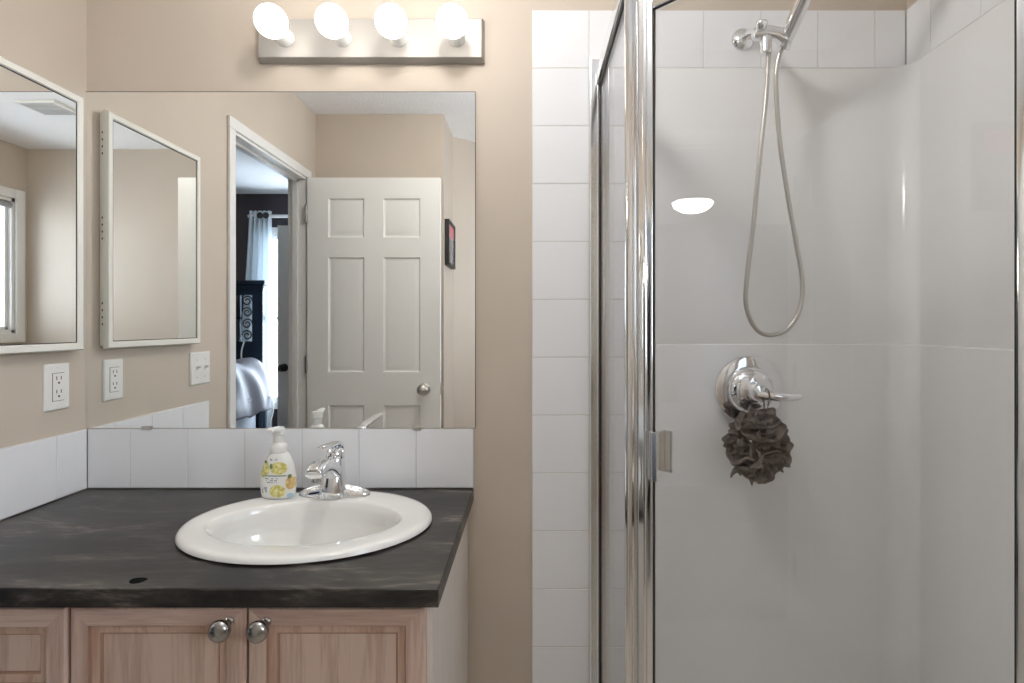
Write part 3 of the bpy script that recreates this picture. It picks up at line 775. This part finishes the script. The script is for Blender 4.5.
# ------------------------------------------------------------------ mirror and medicine cabinet
mi = thing('wall_mirror', (-.656, .001, ZT), 'large frameless wall mirror above the sink', 'mirror')
MX1 = -.1465
bm = BM(); box(bm, XL+.0005, MX1, 0.0010, .0045, ZT+.0008, 1.882); obj('glass', bm, M['mirror'], mi, 0)
bm = BM(); box(bm, MX1, MX1+.0012, 0.0008, .0049, ZT+.0008, 1.8826); box(bm, XL+.0005, MX1, .0008, .0049, 1.882, 1.8832); obj('edge', bm, M['gasket'], mi, 0)
for x in (-1.008, -.300):
    bm = BM(); box(bm, x-.012, x+.012, .0050, .0095, ZT-.004, ZT+.006, .001); obj('clip', bm, M['satin'], mi)

mc = thing('medicine_cabinet', (XL, .25, 1.208), 'white framed mirrored medicine cabinet on the left wall', 'cabinet')
CZ0, CZ1, CY0, CY1 = 1.206, 1.850, .045, .467
bm = BM(); box(bm, XL+.0005, XL+.014, CY0+.006, CY1-.006, CZ0+.006, CZ1-.006, .002); obj('body', bm, M['cabwhite'], mc)
bm = BM(); fx0, fx1 = XL+.0145, -1.1405; fwd = .020
rings = []
for a, x in ((0, fx0), (0, fx1-.003), (.003, fx1), (fwd-.004, fx1), (fwd, fx1-.004), (fwd, fx0)):
    rings.append([(x, CY0+a, CZ0+a), (x, CY1-a, CZ0+a), (x, CY1-a, CZ1-a), (x, CY0+a, CZ1-a)])
loft(bm, rings, closed=True)
cdr = obj('door', bm, M['cabwhite'], mc, 30)
bm = BM(); box(bm, fx0+.001, fx1-.0038, CY0+fwd-.003, CY1-fwd+.003, CZ0+fwd-.003, CZ1-fwd+.003); obj('mirror_pane', bm, M['mirror'], cdr, 0)
bm = BM()
for z in (CZ0+fwd, CZ1-fwd): box(bm, fx1-.0038, fx1-.0030, CY0+fwd, CY1-fwd, z-.0012, z+.0012)
for y in (CY0+fwd, CY1-fwd): box(bm, fx1-.0038, fx1-.0030, y-.0012, y+.0012, CZ0+fwd, CZ1-fwd)
obj('gasket', bm, M['gasket'], cdr, 0)
for hz in (1.735, 1.504, 1.272):
    bm = BM()
    for k in range(4): lathe(bm, [(.0032, 0), (.003, .0012), (.001, .0014)], (XL+.010, CY0+.0062, hz+k*.019), (0, -1, 0), 10)
    obj('hinge_screws', bm, M['dark'], mc)

# outlet and switch plates on the left wall
PZ = 1.118
def plate(bm, y0, y1, z0, z1):
    rings = []
    for a, x in ((0, XL+.0005), (0, XL+.003), (.003, XL+.0062), (.006, XL+.0068)):
        rings.append([(x, y0+a, z0+a), (x, y1-a, z0+a), (x, y1-a, z1-a), (x, y0+a, z1-a)])
    return loft(bm, rings)
ou = thing('power_outlet', (XL, .097, PZ-.057), 'white duplex power outlet on the left wall beside the mirror', 'outlet')
obj('cover_plate', plate(BM(), .061, .133, PZ-.057, PZ+.057), M['plastic'], ou, 30)
bm = BM(); box(bm, XL+.0060, XL+.0086, .0805, .1135, PZ-.0335, PZ+.0335, .0008); ins = obj('receptacle', bm, M['plastic'], ou)
for dz in (-.0165, .0165):
    bm = BM(); x0, x1 = XL+.0084, XL+.0089
    for y in (.0905, .1035): box(bm, x0, x1, y-.0011, y+.0011, PZ+dz+.001, PZ+dz+.0095)
    lathe(bm, [(.0028, -.0002), (.0028, .0003), (.0001, .0003)], (XL+.0086, .097, PZ+dz-.0065), (1, 0, 0), 12)
    obj('slots', bm, M['dark'], ins, 0)
bm = BM()
for y in (.0800, .1140): box(bm, XL+.0066, XL+.0073, y-.0006, y+.0006, PZ-.034, PZ+.034)
for z in (PZ-.034, PZ+.034): box(bm, XL+.0066, XL+.0073, .0800, .1140, z-.0006, z+.0006)
obj('seam', bm, M['inside'], ou, 0)
for dz in (-.048, .048):
    bm = BM(); lathe(bm, [(.003, 0), (.0026, .001), (.001, .0011)], (XL+.0066, .097, PZ+dz), (1, 0, 0), 12); obj('screw', bm, M['plastic'], ou)
sw = thing('light_switch', (XL, .506, PZ-.057), 'white double toggle light switch plate near the doorway', 'light switch')
obj('cover_plate', plate(BM(), .449, .564, PZ-.057, PZ+.057), M['plastic'], sw, 30)
for y in (.483, .530):
    bm = BM(); box(bm, XL+.0062, XL+.0078, y-.0052, y+.0052, PZ-.012, PZ+.012, .0006)
    sweep(bm, [(XL+.006, y, PZ), (XL+.012, y, PZ+.004), (XL+.019, y, PZ+.008)], [(.0042, .005), (.0038, .0045), (.0034, .0035)], 12, sup=4)
    obj('toggle', bm, M['plastic'], sw)
    for dz in (-.030, .030):
        bm = BM(); lathe(bm, [(.003, 0), (.0026, .001), (.001, .0011)], (XL+.0066, y, PZ+dz), (1, 0, 0), 12); obj('screw', bm, M['satin'], sw)

# ------------------------------------------------------------------ vanity light bar
vl = thing('vanity_light', (-.418, .0, 1.9615), 'four globe vanity light bar on brushed nickel plate above the mirror', 'light fixture')
bm = BM(); rings = []
for a, y in ((0, .0008), (0, .004), (.004, .022), (.0065, .0255), (.010, .026)):
    rings.append([(-.712+a, y, 1.957+a), (-.122-a, y, 1.957+a), (-.122-a, y, 2.069-a), (-.712+a, y, 2.069-a)])
loft(bm, rings); obj('back_plate', bm, M['plate'], vl, 25)
for x in (-.635, -.487, -.342, -.193):
    bm = BM(); lathe(bm, [(.023, 0), (.0225, .006), (.0195, .009), (.0190, .034), (.017, .036), (.001, .036)], (x, .0255, 2.012), (0, 1, 0), 28)
    so = obj('socket', bm, M['plastic'], vl, 40)
    pr = [(.0135, .0), (.0135, .008)]
    for k in range(1, 17):
        th = pi - .36 - (pi-.36)*k/16
        pr.append((max(.039*sin(th), .0004), .046 - .039*cos(th)))
    bm = lathe(BM(), pr, (x, .0605, 2.012), (0, 1, 0), 32); obj('bulb', bm, M['bulb'], so, 60)

# ceiling vent (seen in the cabinet mirror)
bm = BM(); box(bm, .135, .345, 1.375, 1.555, CE-.012, CE-.0005, .004)
ve = tag(obj('ceiling_vent', bm, M['plastic'], None, 30), 'square white exhaust fan grille on the ceiling', 'vent')
for k in range(9):
    y = 1.395+k*.0175; bm = BM(); box(bm, .155, .325, y-.003, y+.003, CE-.0145, CE-.0118); obj('louver', bm, mat('vent_slot', (.45, .45, .46), .6) if k == 0 else bpy.data.materials['vent_slot'], ve, 0)

# small framed print on the rear wall step
pc = thing('framed_picture', (-.474, 1.73, 1.60), 'small black framed print on the wall behind the open door', 'picture')
bm = BM(); rings = []
for a, x in ((0, -.4735), (0, -.449), (.016, -.449), (.020, -.454), (.020, -.4735)):
    rings.append([(x, 1.600+a, 1.60+a), (x, 1.855-a, 1.60+a), (x, 1.855-a, 1.853-a), (x, 1.600+a, 1.853-a)])
loft(bm, rings, closed=True); obj('frame', bm, M['gasket'], pc, 0)
bm = BM(); box(bm, -.462, -.4548, 1.618, 1.837, 1.618, 1.835); obj('print', bm, M['art'], pc, 0)

# ------------------------------------------------------------------ bedroom, seen through the doorway in the mirror
cu = thing('curtain', (-2.36, 3.33, .03), 'pale blue grommet curtain hanging beside the bright bedroom window', 'curtain')
bm = BM(); nx, nz = 90, 24; rows = []
for j in range(nz+1):
    f = j/nz; z = .05+f*2.20; row = []
    left = -2.428-.18*(1-f)**1.2; right = -2.236
    for i in range(nx+1):
        u = i/nx
        row.append(Vector((left+(right-left)*u, 3.335+.030*sin(u*2*pi*5+.6)*(.8+.2*sin(3*f)), z)))
    rows.append(row)
th = .004
fr = [[bm.verts.new(p) for p in r] for r in rows]; bk_ = [[bm.verts.new(p+Vector((0, th, 0))) for p in r] for r in rows]
for j in range(nz):
    for i in range(nx):
        bm.faces.new((fr[j][i], fr[j][i+1], fr[j+1][i+1], fr[j+1][i])); bm.faces.new((bk_[j][i+1], bk_[j][i], bk_[j+1][i], bk_[j+1][i+1]))
for j in range(nz):
    bm.faces.new((fr[j][0], fr[j+1][0], bk_[j+1][0], bk_[j][0])); bm.faces.new((fr[j][nx], bk_[j][nx], bk_[j+1][nx], fr[j+1][nx]))
for i in range(nx):
    bm.faces.new((fr[0][i], bk_[0][i], bk_[0][i+1], fr[0][i+1])); bm.faces.new((fr[nz][i], fr[nz][i+1], bk_[nz][i+1], bk_[nz][i]))
obj('fabric', bm, M['curtain'], cu, 60)
for x in (-2.312, -2.262):
    bm = BM(); lathe(bm, [(.016, 0), (.027, .001), (.027, .004), (.016, .005)], (x, 3.300, 2.205), (0, -1, 0), 20); obj('grommet', bm, M['iron'], cu)
cr = thing('curtain_rod', (-1.95, 3.34, 2.205), 'pale metal curtain rod above the bedroom window', 'curtain rod')
bm = BM(); tube(bm, [(-2.43, 3.335, 2.205), (-1.30, 3.335, 2.205)], .014, 16); obj('rod', bm, M['cord'], cr)
for x in (-2.405, -1.36):
    bm = BM(); tube(bm, [(x, 3.335, 2.205), (x, 3.4095, 2.205)], .008, 10); obj('bracket', bm, M['cord'], cr)

HX0, HX1, HY0, HY1 = -3.72, -2.195, 3.10, 3.15
be = thing('bed', (-2.95, 2.1, 0), 'dark wood bed with open scrollwork headboard in the bedroom', 'bed')
bm = BM()
box(bm, HX1-.085, HX1, HY0, HY1, 0, 1.56, .004); box(bm, HX0, HX0+.085, HY0, HY1, 0, 1.56, .004)
box(bm, HX0+.085, HX1-.085, HY0+.005, HY1-.005, 1.515, 1.56); box(bm, HX0+.085, HX1-.085, HY0+.005, HY1-.005, .3, 1.135)
box(bm, HX0-.01, HX1+.01, HY0-.012, HY1+.012, 1.555, 1.60, .008); box(bm, HX0-.03, HX1+.03, HY0-.03, HY1+.03, 1.60, 1.634, .006)
box(bm, HX0+.085, HX1-.19, HY0+.012, HY1-.012, 1.318, 1.338)
box(bm, HX1-.20, HX1-.19, HY0+.012, HY1-.012, 1.135, 1.515)
hb = obj('headboard', bm, M['darkwood'], be, 30)
bm = BM()
for k in range(4):
    zc = 1.185+k*.094; sg = 1 if k % 2 else -1
    pts = []
    for i in range(40):
        t = i/39; a = t*2*pi*1.5; r = .043*(1-.72*t)
        pts.append((HX1-.137+sg*r*cos(a), (HY0+HY1)/2, zc+r*sin(a)))
    tube(bm, pts, .006, 8)
tube(bm, [(HX1-.091, (HY0+HY1)/2, 1.135), (HX1-.091, (HY0+HY1)/2, 1.515)], .006, 8)
obj('scrollwork', bm, M['iron'], hb, 60)
bm = BM(); box(bm, -3.70, -2.23, 1.05, HY0-.002, .28, .60, .05, 4); obj('mattress', bm, M['mattress'], be, 60)
bm = BM(); box(bm, -3.70, -2.21, 1.05, HY0, .08, .275, .01); obj('bed_base', bm, M['darkwood'], be)
# rumpled comforter with pillows under it: a closed, folded shell
bm = BM(); nx, ny = 70, 50; top = []; bot = []
for j in range(ny+1):
    v = j/ny; y = 1.6+v*1.46; rt = []; rb = []
    for i in range(nx+1):
        u = i/nx; ang = max(0, (u-.55)/.45)*pi/2
        x = -3.68+u/.55*1.37 if u < .55 else -2.31+.205*sin(ang)
        zt_ = .72+.27*min(1, max(0, (v-.35)/.5))
        z = zt_ if u < .55 else .585+(zt_-.585)*cos(ang)
        wr = .016*sin(17*y+9*x+2*sin(5*x+2*y))+.012*sin(31*y-6*x)+.028*noise.noise(Vector((x*6, y*7, 1)))
        rt.append(Vector((x+wr*(.8 if u > .55 else .1), y+.3*wr, z+wr*.8)))
        rb.append(Vector((min(x-.012, -2.13), y, min(z-.02, max(.603, z-.25)) if u < .9 else z-.004)))
    top.append([bm.verts.new(p) for p in rt]); bot.append([bm.verts.new(p) for p in rb])
for j in range(ny):
    for i in range(nx):
        bm.faces.new((top[j][i], top[j][i+1], top[j+1][i+1], top[j+1][i])); bm.faces.new((bot[j][i+1], bot[j][i], bot[j+1][i], bot[j+1][i+1]))
for j in range(ny):
    bm.faces.new((top[j][0], top[j+1][0], bot[j+1][0], bot[j][0])); bm.faces.new((top[j][nx], bot[j][nx], bot[j+1][nx], top[j+1][nx]))
for i in range(nx):
    bm.faces.new((top[0][i], bot[0][i], bot[0][i+1], top[0][i+1])); bm.faces.new((top[ny][i], top[ny][i+1], bot[ny][i+1], bot[ny][i]))
tag(obj('comforter', bm, M['bedding'], None, 180), 'rumpled silver comforter piled on the bed', 'bedding')
bm = BM(); tube(bm, catmull([(-2.335, 3.085, 1.14), (-2.352, 3.075, 1.06), (-2.35, 3.075, .98), (-2.31, 3.07, .90), (-2.18, 3.06, .78), (-2.07, 3.02, .62), (-2.10, 2.98, .40), (-2.12, 2.95, .10), (-2.14, 2.9, .008)], 8), .006, 8)
obj('cord', bm, M['cord'], be, 60, 'white cord hanging down the headboard')

# white door inside the bedroom
bm = BM(); P2 = [(a, b, z0, z1) for a, b in ((.09, .28), (.36, .55)) for z0, z1 in ((.21, .85), (1.02, 1.61), (1.71, 1.91))]
shift(six_panel(bm, .645, 2.018, .035, P2), -1.936, 2.80, .012)
d2 = struct('door_2', bm, M['doorpaint'], 25, 'white bedroom door seen through the doorway beside the window')
obj('door_knob', door_knob_bm((-1.885, 2.80, .945), (0, -1, 0)), M['iron'], d2); obj('door_knob', door_knob_bm((-1.885, 2.835, .945), (0, 1, 0)), M['iron'], d2)

# bedroom ceiling dome lamp (its reflection shows in the shower glass)
LX, LY = -3.96, 1.80
cl = thing('ceiling_lamp', (LX, LY, CE-.13), 'round frosted dome lamp on the bedroom ceiling, reflected in shower glass', 'ceiling lamp')
bm = BM(); lathe(bm, [(.10, .0), (.195, -.002), (.200, -.012), (.195, -.022), (.186, -.024), (.10, -.018)], (LX, LY, CE-.0005), (0, 0, 1), 48); obj('rim', bm, M['satin'], cl)
bm = BM(); lathe(bm, [(.180*cos(k/12*pi/2)+.0004, -.022-.100*sin(k/12*pi/2)) for k in range(13)], (LX, LY, CE), (0, 0, 1), 48); obj('diffuser', bm, M['dome'], cl, 60)

# globe added unseen under the bathroom ceiling to even out the room light
QLX, QLY = -.16, .72
bl = thing('added_fill_globe', (QLX, QLY, CE-.225), 'added unseen fill light globe under the bathroom ceiling in front of the vanity', 'ceiling lamp')
bm = BM(); lathe(bm, [(.075, .0), (.078, -.004), (.074, -.016), (.03, -.024), (.028, -.070), (.001, -.070)], (QLX, QLY, CE-.0005), (0, 0, 1), 40); obj('mount', bm, M['satin'], bl)
bm = BM(); lathe(bm, [(max(.0006, .080*sin(.36+(pi-.36)*k/18)), -.143+.080*cos(.36+(pi-.36)*k/18)) for k in range(19)], (QLX, QLY, CE), (0, 0, 1), 40); obj('globe', bm, M['fillglass'], bl, 60)
